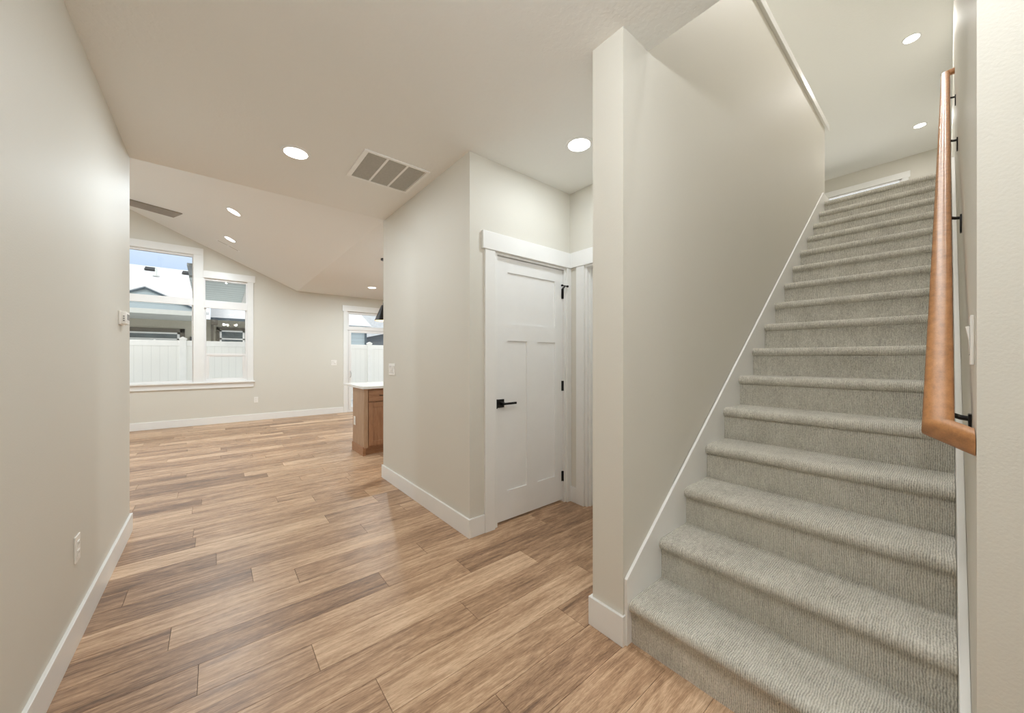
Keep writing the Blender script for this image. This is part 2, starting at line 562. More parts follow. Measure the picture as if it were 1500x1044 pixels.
# stair wall: thicker end post with its dropped face, wall up to the half wall above
mb = MB()
mb.prism([(XP, YS - .004), (1.827, YS - .004), (1.827, YS), (5.46, YS), (5.46, 1.075), (XP, 1.075)], 'z', 0, H)
mb.box(XP, 5.46, YS, 1.075, H, 3.93)
struct(mb, 'wall_inner', M['wall'], 'greige wall between hall and stairs, ending as a half wall upstairs', 'wall')
# right stair wall and entry
mb = MB(); mb.box(XR, 11.4, YR - .16, YR, 0, UC + .05)
struct(mb, 'wall_right', M['wall'], 'greige wall along the right side of the stairs behind the handrail', 'wall')
mb = MB(); mb.box(XR, XR + .16, -2.2, YR - .16, 0, H + .02)
struct(mb, 'wall_near_right', M['wall'], 'greige wall beside the camera at the right edge of the photo', 'wall')
mb = MB(); mb.box(XL - .13, XR + .16, -2.33, -2.2, 0, H + .02)
struct(mb, 'wall_front', M['wall'], 'greige wall behind the camera closing the entry hall', 'wall')
# upstairs
mb = MB()
mb.box(1.45, 1.59, YR, 2.75, H + .30, UC + .05)
mb.box(1.45, 11.4, 2.62, 2.75, UF, UC + .05)
struct(mb, 'wall_upper', M['wall'], 'greige walls closing the space above the stairs', 'wall')
WU = (0.62, 2.25, UF + .9, 5.045)
mb = MB()
holes_wall(mb, YR, 2.75, UF - .3, UC + .05, [WU], lambda a, b, c, d: mb.box(11.18, 11.32, a, b, c, d))
struct(mb, 'wall_upper_back', M['wall'], 'greige wall at the far end above the top stair', 'wall')

# ------------------------------------------------------------------ ceilings
mb = MB()
mb.box(XL - .13, 1.59, -2.33, YE, H, UF)
mb.box(1.59, 11.3, 1.0, YE, H, UF)
mb.box(5.58, 11.3, YR, 1.0, H, UF - .01)
struct(mb, 'ceiling', M['ceiling'], 'flat greige ceiling over the hall', 'ceiling')
mb = MB()
T = 0.1
mb.prism([(XV, H), (XRIDGE, zv(XRIDGE)), (XRIDGE, zv(XRIDGE) + T), (XV, H + T)], 'y', YE, YW)
mb.prism([(XRIDGE, zv(XRIDGE)), (-4.6, zv(XRIDGE) - VS * (XRIDGE + 4.6)), (-4.6, zv(XRIDGE) - VS * (XRIDGE + 4.6) + T), (XRIDGE, zv(XRIDGE) + T)], 'y', YE, YW)
struct(mb, 'ceiling.001', M['ceiling'], 'sloping vaulted ceiling over the living room', 'ceiling')
mb = MB(); mb.box(XV, 6.2, YE, YW, H, H + T)
struct(mb, 'ceiling.002', M['ceiling'], 'flat ceiling over the kitchen beyond the closet block', 'ceiling')
mb = MB(); mb.box(1.45, 11.3, YR, 2.75, UC, UC + .1)
struct(mb, 'ceiling.003', M['ceiling'], 'ceiling high above the stairs', 'ceiling')

# ------------------------------------------------------------------ baseboards
BH, BT = 0.133, 0.015
BV = 0.0025
def base(name, label, boxes):
    mb = MB()
    for b in boxes: mb.box(*b, bevel=BV)
    struct(mb, name, M['trim'], label, 'baseboard')
base('baseboard_left', 'white baseboard along the left hall wall', [(XL, XL + BT, -2.2, YE + BT, 0, BH), (-4.6, XL, YE, YE + BT, 0, BH)])
base('baseboard_back', 'white baseboard under the living room windows', [(-4.6, 2.322, YW - BT, YW, 0, BH), (4.34, 6.2, YW - BT, YW, 0, BH)])
base('baseboard_middle', 'white baseboard around the closet block corner',
     [(XP - BT, XP, YD - BT, 3.825 + BT, 0, BH), (XP, 1.507, YD - BT, YD, 0, BH)])
base('baseboard_east', 'short white baseboard between the two door casings in the corner',
     [(XC - BT, XC, 2.062, YD - .018, 0, BH)])
base('baseboard_inner', 'white baseboard wrapped around the foot of the stair wall',
     [(XP - BT, XP, 0.902, 1.075 + BT, 0, BH), (XP, XC, 1.075, 1.075 + BT, 0, BH), (XP, XP + .012, 0.902, YS - .004, 0, BH)])
base('baseboard_near_right', 'white baseboard on the entry wall at the right', [(XR - BT, XR, -2.2, YR - .003, 0, BH)])

# ------------------------------------------------------------------ stairs
X_END = N0X + RUN * 15
stairs = thing('staircase', (N0X, 0.44, 0), 'grey ribbed carpet staircase climbing between two walls', 'stairs')
Y_A, Y_B = -0.017, 0.895
def step_profile(i):
    """closed outline (x,z) of one carpeted step: riser, bullnose, tread."""
    x, z = N0X + RUN * i, N0Z + RISE * i
    top = z + 0.024
    rx = x + 0.024                       # riser face
    z0 = top - RISE - (0.0 if i else 0.002)
    pts = [(rx, max(z0, 0)), (rx, z - 0.026), (rx - 0.003, z - 0.03)]
    r = 0.027
    for k in range(0, 10):
        a = -PI / 2 - (PI) * k / 9 * 1.0
        pts.append((x + r * 1.0 + r * math.cos(a), (top - r) + r * math.sin(a)))
    back = rx + RUN + 0.03
    n = 7
    for k in range(1, n):
        pts.append((x + r + (back - x - r) * k / n, top))
    pts.append((back, top))
    pts.append((back, max(z0, 0)))
    return pts
for i in range(16):
    pts = step_profile(i)
    if i == 15:
        top = N0Z + RISE * i + .024
        pts = [(p[0] if p[0] < N0X + RUN * 15 + .2 else N0X + RUN * 15 + .24, p[1]) for p in pts]
    t = MB()
    t.prism(pts, 'y', Y_A, Y_B)
    o = t.build('carpet_step', M['carpet'], stairs, smooth=True, angle=40)

# skirt boards (built in as trim): outline in x,z
def skirt(name, y0, y1, xs, label):
    zs = 0.29
    z_top = lambda x: zs + SL * (x - 1.392)
    xe = N0X + RUN * 15 - 0.02
    low = lambda x: N0Z + SL * (x - N0X) - 0.42
    pts = [(xs, 0), (xs, z_top(xs)), (xe, z_top(xe)), (xe + .30, z_top(xe)), (xe + .30, UF - .12), (1.9, 0)]
    mb = MB(); mb.prism(pts, 'y', y0, y1, bevel=0.002)
    struct(mb, name, M['trim'], label, 'skirt board')
skirt('trim_1', 0.8955, YS - .0045, 1.392, 'white skirt board up the left side of the stairs')
skirt('trim_2', YR + .0005, -0.018, 1.392, 'white skirt board up the right side of the stairs')
# cap on half wall
mb = MB(); mb.box(1.59, 5.565, YS - .022, 1.075 + .022, 3.93, 4.005, bevel=.004)
struct(mb, 'trim_3', M['trim'], 'white cap board along the top of the upstairs half wall', 'trim')

# ------------------------------------------------------------------ handrail
rail = thing('stair_handrail', (1.385, 0.017, 1.089), 'orange-brown wooden handrail on black brackets beside the carpeted stairs', 'handrail')
zr = lambda x: 0.081 + SL * x
prof = []
n = 28
for k in range(n):
    a = 2 * PI * k / n
    ca, sa = math.cos(a), math.sin(a)
    e_ = 0.62
    prof.append((0.0265 * math.copysign(abs(ca) ** e_, ca), 0.0245 * math.copysign(abs(sa) ** e_, sa)))
mb = MB()
mb.sweep([(1.302, YR + .0015, zr(1.385) - 0.014), (1.385, 0.017, zr(1.385)), (5.27, 0.017, zr(5.27)), (5.27, YR + .001, zr(5.27))], prof, YR + .001)
mb.build('rail', M['rail'], rail, smooth=True, angle=50)
for bx in (1.50, 2.58, 3.60, 4.62):
    zc = zr(bx)
    b = MB()
    b.box(bx - .016, bx + .016, YR, YR + .006, zc - .135, zc - .055, bevel=.002)
    b.tube([(bx, YR + .004, zc - .068), (bx, YR + .018, zc - .066), (bx, YR + .034, zc - .060), (bx, 0.010, zc - .046), (bx, 0.016, zc - .026)], .0065, 10)
    dx = .03
    b.prism([(bx - dx, zc - SL * dx - .034), (bx + dx, zc + SL * dx - .034), (bx + dx, zc + SL * dx - .028), (bx - dx, zc - SL * dx - .028)], 'y', .006, .028)
    b.build('bracket', M['black'], rail, smooth=True)

# ------------------------------------------------------------------ closet door (door_1)
CT = 0.018
d1 = thing('door_1', (2.0, YD, 0), 'white three panel closet door with black lever', 'door', None, 'structure')
mb = MB()
fy = YD - CT
mb.box(1.508, 1.598, fy, YD, 0, 2.055, bevel=.002)
mb.box(2.385, XC - .0005, fy, YD, 0, 2.055, bevel=.002)
mb.box(1.484, XC - .0005, fy - .007, YD, 2.055, 2.185, bevel=.002)
# jamb
mb.box(1.600, 1.630, YD + .0, YD + .125, 0, 2.055)
mb.box(2.368, 2.385, YD + .0, YD + .125, 0, 2.055)
mb.box(1.630, 2.368, YD + .0, YD + .125, 2.038, 2.055)
mb.box(1.630, 1.642, YD + .062, YD + .1, 0, 2.038)
mb.box(2.356, 2.368, YD + .062, YD + .1, 0, 2.038)
mb.build('casing', M['trim'], d1)
LX0, LX1, LY0, LY1, LZ0, LZ1 = 1.634, 2.365, YD + .022, YD + .057, 0.020, 2.034
PAN = [(1.745, 2.272, 1.53, 1.925), (1.745, 1.945, 0.240, 1.397), (2.066, 2.272, 0.240, 1.397)]
def leaf_mesh(u0, u1, z0, z1, pans, put_front, put_slab):
    put_slab(u0, u1, z0, z1)
    holes_wall(None, u0, u1, z0, z1, pans, put_front)
mb = MB()
leaf_mesh(LX0, LX1, LZ0, LZ1, PAN,
          lambda a, b, c, d: mb.box(a, b, LY0, LY0 + .011, c, d),
          lambda a, b, c, d: mb.box(a, b, LY0 + .010, LY1, c, d))
mb.build('door_leaf', M['door'], d1)
lev = MB()
lev.box(1.643, 1.706, LY0 - .009, LY0, .888, .951, bevel=.0015)
lev.box(1.664, 1.686, LY0 - .045, LY0 - .008, .909, .931, bevel=.003)
lev.box(1.664, 1.792, LY0 - .056, LY0 - .042, .912, .928, bevel=.002)
lv = lev.build('lever_handle', M['black'], d1)
st = MB(); st.box(1.6215, 1.6312, YD - .0015, YD + .02, .885, .955)
st.build('strike_plate', M['black'], d1)
for hz in (1.829, 1.020, 0.227):
    hg = MB()
    hg.lathe([(.0075, -.044), (.0075, .044)], (2.369, LY0 - .007, hz), 12, True)
    hg.box(2.352, 2.3695, LY0 - .002, LY0 + .0, hz - .044, hz + .044)
    ho = hg.build('hinge', M['black'], d1, smooth=True)
hs = MB()
hy = YD - .030
hs.box(2.308, 2.372, hy - .004, hy + .004, 1.884, 1.892, bevel=.001)
hs.lathe([(.010, 0), (.010, .008)], (2.369, LY0 - .007, 1.873), 12, True)
hs.prism([(2.334, hy), (2.344, hy), (2.374, LY0 - .005), (2.364, LY0 - .005)], 'z', 1.8745, 1.8885)
for sx_ in (2.306, 2.374):
    hs.box(sx_ - .008, sx_ + .008, hy - .008, hy + .008, 1.880, 1.896, bevel=.003)
hs.build('hinge_stop', M['black'], d1)

# doorway round the corner (door_2)
d2 = thing('door_2', (XC, 1.56, 0), 'white doorway casing half hidden behind the stair wall post', 'door', None, 'structure')
mb = MB()
mb.box(XC - CT, XC, 1.977, 2.060, 0, 2.055, bevel=.002)
mb.box(XC - CT, XC, 1.10, 1.148, 0, 2.055, bevel=.002)
mb.box(XC - CT - .007, XC, 1.09, YD - CT - .008, 2.055, 2.185, bevel=.002)
mb.box(XC, XC + .125, 1.955, 1.975, 0, 2.055)
mb.box(XC, XC + .125, 1.15, 1.17, 0, 2.055)
mb.box(XC, XC + .125, 1.17, 1.955, 2.038, 2.055)
mb.box(XC + .03, XC + .06, 1.943, 1.955, 0, 2.038)
mb.build('casing', M['trim'], d2)
mb = MB()
mb.box(XC + .075, XC + .105, 1.172, 1.952, .012, 2.034)
holes_wall(None, 1.172, 1.952, .012, 2.034, [(1.28, 1.84, 1.53, 1.925), (1.28, 1.5, .24, 1.397), (1.62, 1.84, .24, 1.397)],
           lambda a, b, c, d: mb.box(XC + .062, XC + .076, a, b, c, d))
mb.build('door_leaf', M['door'], d2)

# ------------------------------------------------------------------ windows
def pane(mb, u0, u1, z0, z1, y):
    mb.box(u0, u1, y, y + .006, z0, z1)
w1 = thing('window_1', (-.8, YW, .8), 'white framed stepped window group looking out on the fence', 'window', None, 'structure')
mb = MB()
cy0 = YW - .02
# casing boards
mb.box(-0.303, -0.148, cy0, YW, .81, 2.79, bevel=.002)                 # mullion casing
mb.box(-0.303, -0.160, cy0, YW, 2.79, 3.205, bevel=.002)               # tall unit right side
mb.box(-2.25, -0.160, cy0 - .006, YW, 3.205, 3.335, bevel=.002)        # tall header
mb.box(-0.160, 0.640, cy0 - .006, YW, 2.795, 2.93, bevel=.002)         # low header
mb.box(0.515, 0.612, cy0, YW, .81, 2.795, bevel=.002)                  # right casing
mb.box(-2.25, -2.14, cy0, YW, .81, 3.205, bevel=.002)
mb.build('casing', M['trim'], w1)
mb = MB()
mb.box(-2.28, 0.635, YW - .05, YW + .03, .785, .812, bevel=.003)
mb.box(-2.25, 0.615, cy0, YW, .69, .785, bevel=.002)
mb.build('sill', M['trim'], w1)
mb = MB()
fy0, fy1 = YW + .025, YW + .085
A0, A1 = -2.15, -0.285
def frame(mb, u0, u1, z0, z1, w, y0=fy0, y1=fy1):
    mb.box(u0, u0 + w, y0, y1, z0, z1, bevel=.003); mb.box(u1 - w, u1, y0, y1, z0, z1, bevel=.003)
    mb.box(u0 + w, u1 - w, y0, y1, z1 - w, z1, bevel=.003); mb.box(u0 + w, u1 - w, y0, y1, z0, z0 + w, bevel=.003)
frame(mb, A0, A1, 2.31, 3.20, .035)
frame(mb, A0, A1, .812, 2.31, .04)
mb.box(A0, A1, YW - .012, fy0, 2.255, 2.385, bevel=.003)
B0, B1 = -0.165, 0.525
frame(mb, B0, B1, 2.30, 2.79, .035)
frame(mb, B0, B1, .812, 2.30, .045)
mb.box(B0, B1, YW - .012, fy0, 2.225, 2.372, bevel=.003)
frame(mb, B0 + .04, B1 - .04, .83, 1.345, .05, fy0 + .012, fy1 - .015)
mb.box(B0 + .04, B1 - .04, fy0 + .004, fy1 - .02, 1.315, 1.36, bevel=.003)
# reveals
mb.box(A1 - .005, A1, YW, fy0, .812, 3.20); mb.box(A0, A0 + .005, YW, fy0, .812, 3.20); mb.box(A0, A1, YW, fy0, 3.195, 3.20)
mb.box(B1 - .005, B1, YW, fy0, .812, 2.79); mb.box(B0, B0 + .005, YW, fy0, .812, 2.79); mb.box(B0, B1, YW, fy0, 2.785, 2.79)
mb.build('frame', M['vinyl'], w1)
for (a, b, c, d) in ((A0 + .03, A1 - .03, 2.34, 3.17), (A0 + .035, A1 - .035, .845, 2.275), (B0 + .03, B1 - .03, 2.33, 2.76),
                     (B0 + .04, B1 - .04, 1.35, 2.26), (B0 + .085, B1 - .085, .875, 1.32)):
    mb = MB(); pane(mb, a, b, c, d, YW + .055)
    mb.build('pane', M['glass'], w1)

w2 = thing('window_2', (11.18, 1.4, UF + .9), 'bright upstairs window just showing above the top stair', 'window', None, 'structure')
mb = MB()
mb.box(11.16, 11.18, WU[0] - .09, WU[0] + .005, WU[2], WU[3], bevel=.002)
mb.box(11.16, 11.18, WU[1] - .005, WU[1] + .09, WU[2], WU[3], bevel=.002)
mb.box(11.154, 11.18, WU[0] - .115, WU[1] + .115, WU[3], WU[3] + .13, bevel=.002)
mb.box(11.14, 11.18, WU[0] - .115, WU[1] + .115, WU[2] - .03, WU[2], bevel=.002)
mb.build('casing', M['trim'], w2)
mb = MB()
for (a, b, c, d) in ((WU[0], WU[0] + .04, WU[2], WU[3]), (WU[1] - .04, WU[1], WU[2], WU[3]), (WU[0], WU[1], WU[3] - .015, WU[3]), (WU[0], WU[1], WU[2], WU[2] + .04)):
    mb.box(11.185, 11.23, a, b, c, d)
mb.build('frame', M['vinyl'], w2)
mb = MB(); mb.box(11.20, 11.206, WU[0] + .035, WU[1] - .035, WU[2] + .035, WU[3] - .01)
mb.build('pane', M['glass'], w2)

# ------------------------------------------------------------------ patio door (door_3)
d3 = thing('door_3', (3.3, YW, 0), 'white glass patio door with transom beyond the kitchen island', 'door', None, 'structure')
mb = MB()
mb.box(2.324, 2.41, cy0, YW, 0, 2.37, bevel=.002)
mb.box(4.24, 4.33, cy0, YW, 0, 2.37, bevel=.002)
mb.box(2.30, 4.355, cy0 - .006, YW, 2.37, 2.505, bevel=.002)
mb.build('casing', M['trim'], d3)
mb = MB()
frame(mb, 2.40, 4.25, 1.97, 2.37, .055)
frame(mb, 2.40, 4.25, 0.02, 1.97, .06)
mb.box(2.40, 4.25, YW, fy0, 1.935, 2.01, bevel=.002)
mb.box(2.40, 4.25, YW - .005, YW + .10, 0, .03)
mb.build('frame', M['vinyl'], d3)
mb = MB()
frame(mb, 2.445, 3.36, .06, 1.93, .055, fy0 - .012, fy0 + .03)
sash = mb.build('sliding_sash', M['vinyl'], d3)
mb = MB()
frame(mb, 3.30, 4.20, .06, 1.93, .055, fy0 + .032, fy1 - .002)
mb.build('sliding_sash', M['vinyl'], d3)
for (a, b, c, d, y) in ((2.45, 4.20, 2.02, 2.32, .05), (2.495, 3.31, .11, 1.88, .022), (3.35, 4.15, .11, 1.88, .068)):
    mb = MB(); pane(mb, a, b, c, d, YW + y)
    mb.build('pane', M['glass'], d3)
mb = MB()
mb.tube([(2.472, YW - .0, .96), (2.472, YW - .03, .955), (2.485, YW - .045, .92), (2.487, YW - .045, .86), (2.472, YW - .03, .825), (2.472, YW, .82)], .006, 8)
mb.build('pull_handle', M['metal'], d3, smooth=True)

# ------------------------------------------------------------------ recessed lights
def make_light():
    o = thing('recessed_light', (0, 0, 0), 'x', 'ceiling light')
    MB().lathe([(.074, -.0045), (.089, -.006), (.094, -.003), (.095, 0), (.074, 0)], (0, 0, 0), 40).build('trim_ring', M['trim'], o, smooth=True, local=True)
    MB().lathe([(.0, -.001), (.04, -.001), (.0745, -.0005), (.0745, -.0042)], (0, 0, 0), 40).build('lens', M['lens'], o, smooth=True, local=True, label='glowing white lens')
    ld = bpy.data.lights.new('lamp', 'AREA')
    ld.shape = 'DISK'; ld.size = .142; ld.energy = CAN_W['hall']; ld.color = CAN_COL['hall']
    lo = bpy.data.objects.new('lamp', ld); COL.objects.link(lo)
    lo.location = (0, 0, -.008); lo.parent = o
    return o
L0 = make_light()
vrot = (0, math.atan(VS), 0)
spots = [((0.446, 2.95, H), None, 'lit recessed light in the hall ceiling beside the air return grille'),
         ((1.92, 1.605, H), None, 'lit recessed light in the ceiling in front of the closet door'),
         ((0.205, 6.156, zv(.205)), vrot, 'upper of two lit recessed lights in the sloping living room ceiling'),
         ((0.202, 7.615, zv(.202)), vrot, 'lower lit recessed light in the sloping ceiling, beside the small register'),
         ((2.50, 7.55, H), None, 'small lit recessed light in the kitchen ceiling near the patio door'),
         ((7.09, 0.31, UC), None, 'nearer and larger of the two lit recessed lights above the stairs'),
         ((9.85, 0.33, UC), None, 'farther lit recessed light above the stairs, close to the handrail'),
         ((0.40, -1.35, H), None, 'added unseen recessed light in the entry ceiling behind the camera'),  # unseen lamp added to brighten the entry
         ((-3.4, 5.0, zv(XRIDGE) - VS * (XRIDGE + 3.4)), (0, -math.atan(VS), 0), 'added recessed light on the hidden side of the vaulted ceiling, near the hall'),  # this and the next: out of view, added to brighten the living room
         ((-3.4, 7.6, zv(XRIDGE) - VS * (XRIDGE + 3.4)), (0, -math.atan(VS), 0), 'added recessed light on the hidden side of the vaulted ceiling, near the windows'),
         ((2.9, 4.6, H), None, 'added recessed light in the kitchen ceiling hidden by the closet block'),  # this and the next: unseen kitchen lamps added for brightness
         ((4.8, 6.2, H), None, 'added unseen recessed light in the kitchen ceiling toward the far kitchen wall'),
         ((4.34, 0.30, UC), None, 'added unseen recessed light above the middle of the stairs'),  # this and the next: added out of view to brighten the stairwell
         ((2.1, 0.30, UC), None, 'added unseen recessed light high above the foot of the stairs'),
         ((4.6, 1.9, UC), None, 'added unseen recessed light above the loft behind the half wall'),  # unseen extra lamp, added to lift the upstairs light
         ]
zones = ['hall', 'door', 'living', 'living', 'living', 'stairs', 'stairs', 'entry', 'living', 'living', 'living', 'living', 'stairs', 'foot', 'stairs']
for i, (p, r, lab) in enumerate(spots):
    if i == 0:
        L0.location = p; L0['label'] = lab; L0['group'] = 'recessed ceiling lights'
    else:
        c = copy_thing(L0, p, lab, r, 'recessed ceiling lights')
        for ch in c.children:
            if ch.type == 'LIGHT' and zones[i] != 'hall':
                ch.data = ch.data.copy(); ch.data.energy = CAN_W[zones[i]]; ch.data.color = CAN_COL[zones[i]]

# semi-flush light above the camera; the photo shows its mirror image in the right window pane
sf = thing('semi_flush_light', (0.46, 0.15, H), 'warm multi bulb ceiling light over the camera, mirrored in the narrow window pane', 'ceiling light')
MB().lathe([(.0, 0), (.07, 0), (.072, -.012), (.06, -.022), (.012, -.03)], (0, 0, 0), 28).build('canopy', M['black'], sf, smooth=True, local=True)
MB().lathe([(.007, -.025), (.007, -.24)], (0, 0, 0), 12).build('stem', M['black'], sf, smooth=True, local=True)
for k in range(3):
    a = 2 * PI * k / 3 + .4
    ex, ey = .15 * math.cos(a), .15 * math.sin(a)
    mb = MB()
    mb.tube([(0, 0, -.235), (ex * .6, ey * .6, -.24), (ex, ey, -.215)], .005, 8)
    mb.lathe([(.0, .0), (.018, .002), (.018, .035), (.0, .036)], (ex, ey, -.222), 16)
    mb.build('arm', M['black'], sf, smooth=True, local=True)
    MB().lathe([(.012, .0), (.014, .015), (.029, .045), (.026, .068), (.0, .08)], (ex, ey, -.19), 20).build('bulb', M['bulb'], sf, smooth=True, local=True)
    ld = bpy.data.lights.new('lamp', 'POINT'); ld.energy = 14.0; ld.shadow_soft_size = .04; ld.color = (.92, .965, 1)
    lo = bpy.data.objects.new('lamp', ld); COL.objects.link(lo); lo.parent = sf; lo.location = (ex * 1.45, ey * 1.45, -.15)

# ------------------------------------------------------------------ return grille, register
gr = thing('return_air_grille', (1.055, 2.81, H), 'white three section return air grille in the hall ceiling', 'vent')
gx0, gx1, gy0, gy1 = .806, 1.303, 2.58, 3.04
mb = MB()
fw = .022
zg0 = H - .009
mb.box(gx0, gx1, gy0, gy0 + fw, zg0, H, bevel=.002); mb.box(gx0, gx1, gy1 - fw, gy1, zg0, H, bevel=.002)
mb.box(gx0, gx0 + fw + .01, gy0 + fw, gy1 - fw, zg0, H, bevel=.002); mb.box(gx1 - fw, gx1, gy0 + fw, gy1 - fw, zg0, H, bevel=.002)
iw = (gx1 - gx0 - 2 * fw)
for k in (1, 2):
    c = gx0 + fw + iw * k / 3
    mb.box(c - .008, c + .008, gy0 + fw, gy1 - fw, zg0 + .001, H, bevel=.002)
mb.build('frame', M['grille_white'], gr)
for k in range(3):
    s_ = MB()
    a, b = gx0 + fw + iw * k / 3 + .008, gx0 + fw + iw * (k + 1) / 3 - .008
    nl = 30
    for j in range(nl):
        y = gy0 + fw + (gy1 - gy0 - 2 * fw) * (j + .5) / nl
        s_.prism([(y - .006, H - .0015), (y + .001, H - .007), (y + .002, H - .0065), (y - .005, H - .001)], 'x', a, b)
    s_.box(a, b, gy0 + fw, gy1 - fw, H - .001, H)
    s_.build('louvre_panel', M['grille'], gr)
rg = thing('ceiling_register', (.19, 8.08, zv(.19)), 'thin white slot register in the sloping ceiling near the windows', 'vent', rot=vrot)
mb = MB()
mb.box(-.175, .175, -.055, .055, -.006, 0, bevel=.002)
mb.build('frame', M['grille_white'], rg, local=True)
for s_ in (-1, 1):
    mb = MB(); mb.box(-.155 if s_ < 0 else .012, -.012 if s_ < 0 else .155, -.02, .012, -.0075, -.0055)
    mb.build('slot', M['grille'], rg, local=True)

# ------------------------------------------------------------------ ceiling fan
fan = thing('ceiling_fan', (-1.035, 5.50, zv(-1.035)), 'ceiling fan with a grey-brown blade showing past the hall wall', 'ceiling fan')
dz = 2.95 - zv(-1.035)
MB().lathe([(.0, .02), (.06, .02), (.065, -.03), (.045, -.075), (.014, -.08)], (0, 0, 0), 24).build('canopy', M['black'], fan, smooth=True, local=True)
MB().lathe([(.0125, -.06), (.0125, dz + .06)], (0, 0, 0), 16).build('downrod', M['black'], fan, smooth=True, local=True)
MB().lathe([(.0, dz + .09), (.05, dz + .09), (.10, dz + .06), (.11, dz), (.10, dz - .05), (.05, dz - .075), (.0, dz - .08)], (0, 0, 0), 28).build('motor_housing', M['black'], fan, smooth=True, local=True)
ang0 = math.atan2(.178, .416)
for k in range(3):
    a = ang0 + 2 * PI * k / 3
    b = MB()
    b.prism([(.08, -.05), (.30, -.10), (.765, -.115), (.765, .115), (.30, .10), (.08, .05)], 'z', -.006, .006, bevel=.002)
    bmesh.ops.rotate(b.bm, verts=b.bm.verts, cent=(0, 0, 0), matrix=Matrix.Rotation(a, 3, 'Z'))
    bmesh.ops.translate(b.bm, verts=b.bm.verts, vec=(0, 0, dz))
    b.build('blade', M['fan'], fan, local=True)

# ------------------------------------------------------------------ wall plates
def outlet(name, loc, rot, label, group=None):
    """duplex outlet; faces local -Y, centred on loc."""
    o = thing(name, loc, label, 'outlet', group, rot=(0, 0, rot))
    mb = MB(); mb.box(-.036, .036, -.006, 0, -.058, .058, bevel=.002); mb.build('cover_plate', M['plastic'], o, local=True)
    for s_ in (-1, 1):
        mb = MB(); mb.box(-.016, .016, -.0085, -.005, s_ * .02 - .0135, s_ * .02 + .0135, bevel=.002)
        r_ = mb.build('receptacle', M['plastic'], o, local=True)
        mb = MB()
        mb.box(-.007, -.005, -.0088, -.008, s_ * .02 - .003, s_ * .02 + .006); mb.box(.005, .007, -.0088, -.008, s_ * .02 - .003, s_ * .02 + .005)
        sl_ = mb.build('slots', M['plastic_dark'], r_, local=True)
    return o
outlet('wall_outlet', (XL, 2.475, .415), PI / 2, 'white outlet low on the long hall wall, below the thermostat')
outlet('wall_outlet', (.655, YW, .42), 0, 'white outlet low on the back wall under the stepped window')

def switch(name, loc, rot, gangs, label):
    o = thing(name, loc, label, 'light switch', rot=(0, 0, rot))
    w = .035 + .046 * (gangs - 1) / 2
    mb = MB(); mb.box(-w, w, -.006, 0, -.058, .058, bevel=.002); mb.build('cover_plate', M['plastic'], o, local=True)
    for k in range(gangs):
        c = (k - (gangs - 1) / 2) * .046
        mb = MB()
        mb.prism([(-.0055, -.033), (-.0065, -.033), (-.0125, .0) if k % 2 else (-.0075, .0), (-.0075, .033) if k % 2 else (-.0125, .033), (-.0055, .033)], 'x', c - .0165, c + .0165)
        mb.build('rocker', M['plastic'], o, local=True)
        mb = MB()
        mb.box(c - .0185, c + .0185, -.0064, -.0058, -.035, .035)
        mb.build('rocker_gap', M['plastic_dark'], o, local=True)
    return o
switch('light_switch', (XP, 3.575, 1.15), -PI / 2, 3, 'white multi-rocker switch on the closet block wall facing the hall')
switch('light_switch', (2.12, YW, 1.166), 0, 2, 'white switch plate on the back wall beside the patio door')
switch('light_switch', (1.385, YR, 1.303), PI, 1, 'white rocker switch behind the handrail at the foot of the stairs')

th = thing('thermostat', (XL, 3.45, 1.525), 'small white thermostat on the long hall wall, just before the window opens up', 'thermostat', rot=(0, 0, PI / 2))
mb = MB(); mb.box(-.062, .062, -.012, 0, -.045, .045, bevel=.003); mb.build('back_plate', M['plastic'], th, local=True)
mb = MB(); mb.box(-.058, .058, -.036, -.010, -.041, .041, bevel=.006); mb.build('body', M['plastic'], th, local=True, smooth=True)
mb = MB(); mb.box(-.035, .045, -.0368, -.0355, -.012, .025); mb.build('screen', M['plastic_dark'], th, local=True)
mb = MB()
for k in range(3): mb.box(-.0585, -.0572, -.028, -.020, -.022 + k * .014, -.016 + k * .014)
mb.build('vents', M['plastic_dark'], th, local=True)

# ------------------------------------------------------------------ kitchen island
ix0, ix1, iy0, iy1, it = 1.488, 3.60, 4.795, 5.285, .868
isl = thing('kitchen_island', (ix0, iy0, 0), 'stained wood kitchen island cabinet with drawer past the closet block', 'cabinet')
mb = MB(); mb.box(ix0 + .02, ix1, iy0 + .022, iy1, .10, it)
mb.build('body', M['cab_v'], isl)
mb = MB(); mb.box(ix0, ix0 + .02, iy0 + .0, iy1 + .0, .10, it, bevel=.001)
mb.box(ix0 + .02, ix0 + .05, iy0 + .001, iy0 + .022, .10, it)
mb.build('end_panel', M['cab_panel'], isl)
mb = MB(); mb.box(ix0 + .0, ix1, iy0 + .07, iy1 - .0, 0, .10); mb.box(ix0 - .012, ix0, iy0 + .01, iy1, 0, .115, bevel=.002)
mb.box(ix0 - .0, ix0 + .025, iy0 + .01, iy0 + .07, 0, .10)
mb.build('plinth', M['cab_h'], isl)
def shaker(x0, x1, z0, z1, w, name):
    mb = MB()
    y = iy0 - .0
    mb.box(x0, x0 + w, y, y + .021, z0, z1, bevel=.002); mb.box(x1 - w, x1, y, y + .021, z0, z1, bevel=.002)
    mb.box(x0 + w, x1 - w, y, y + .021, z1 - w, z1, bevel=.002); mb.box(x0 + w, x1 - w, y, y + .021, z0, z0 + w, bevel=.002)
    mb.box(x0 + w, x1 - w, y + .009, y + .021, z0 + w, z1 - w)
    return mb.build(name, M['cab_v'], isl)
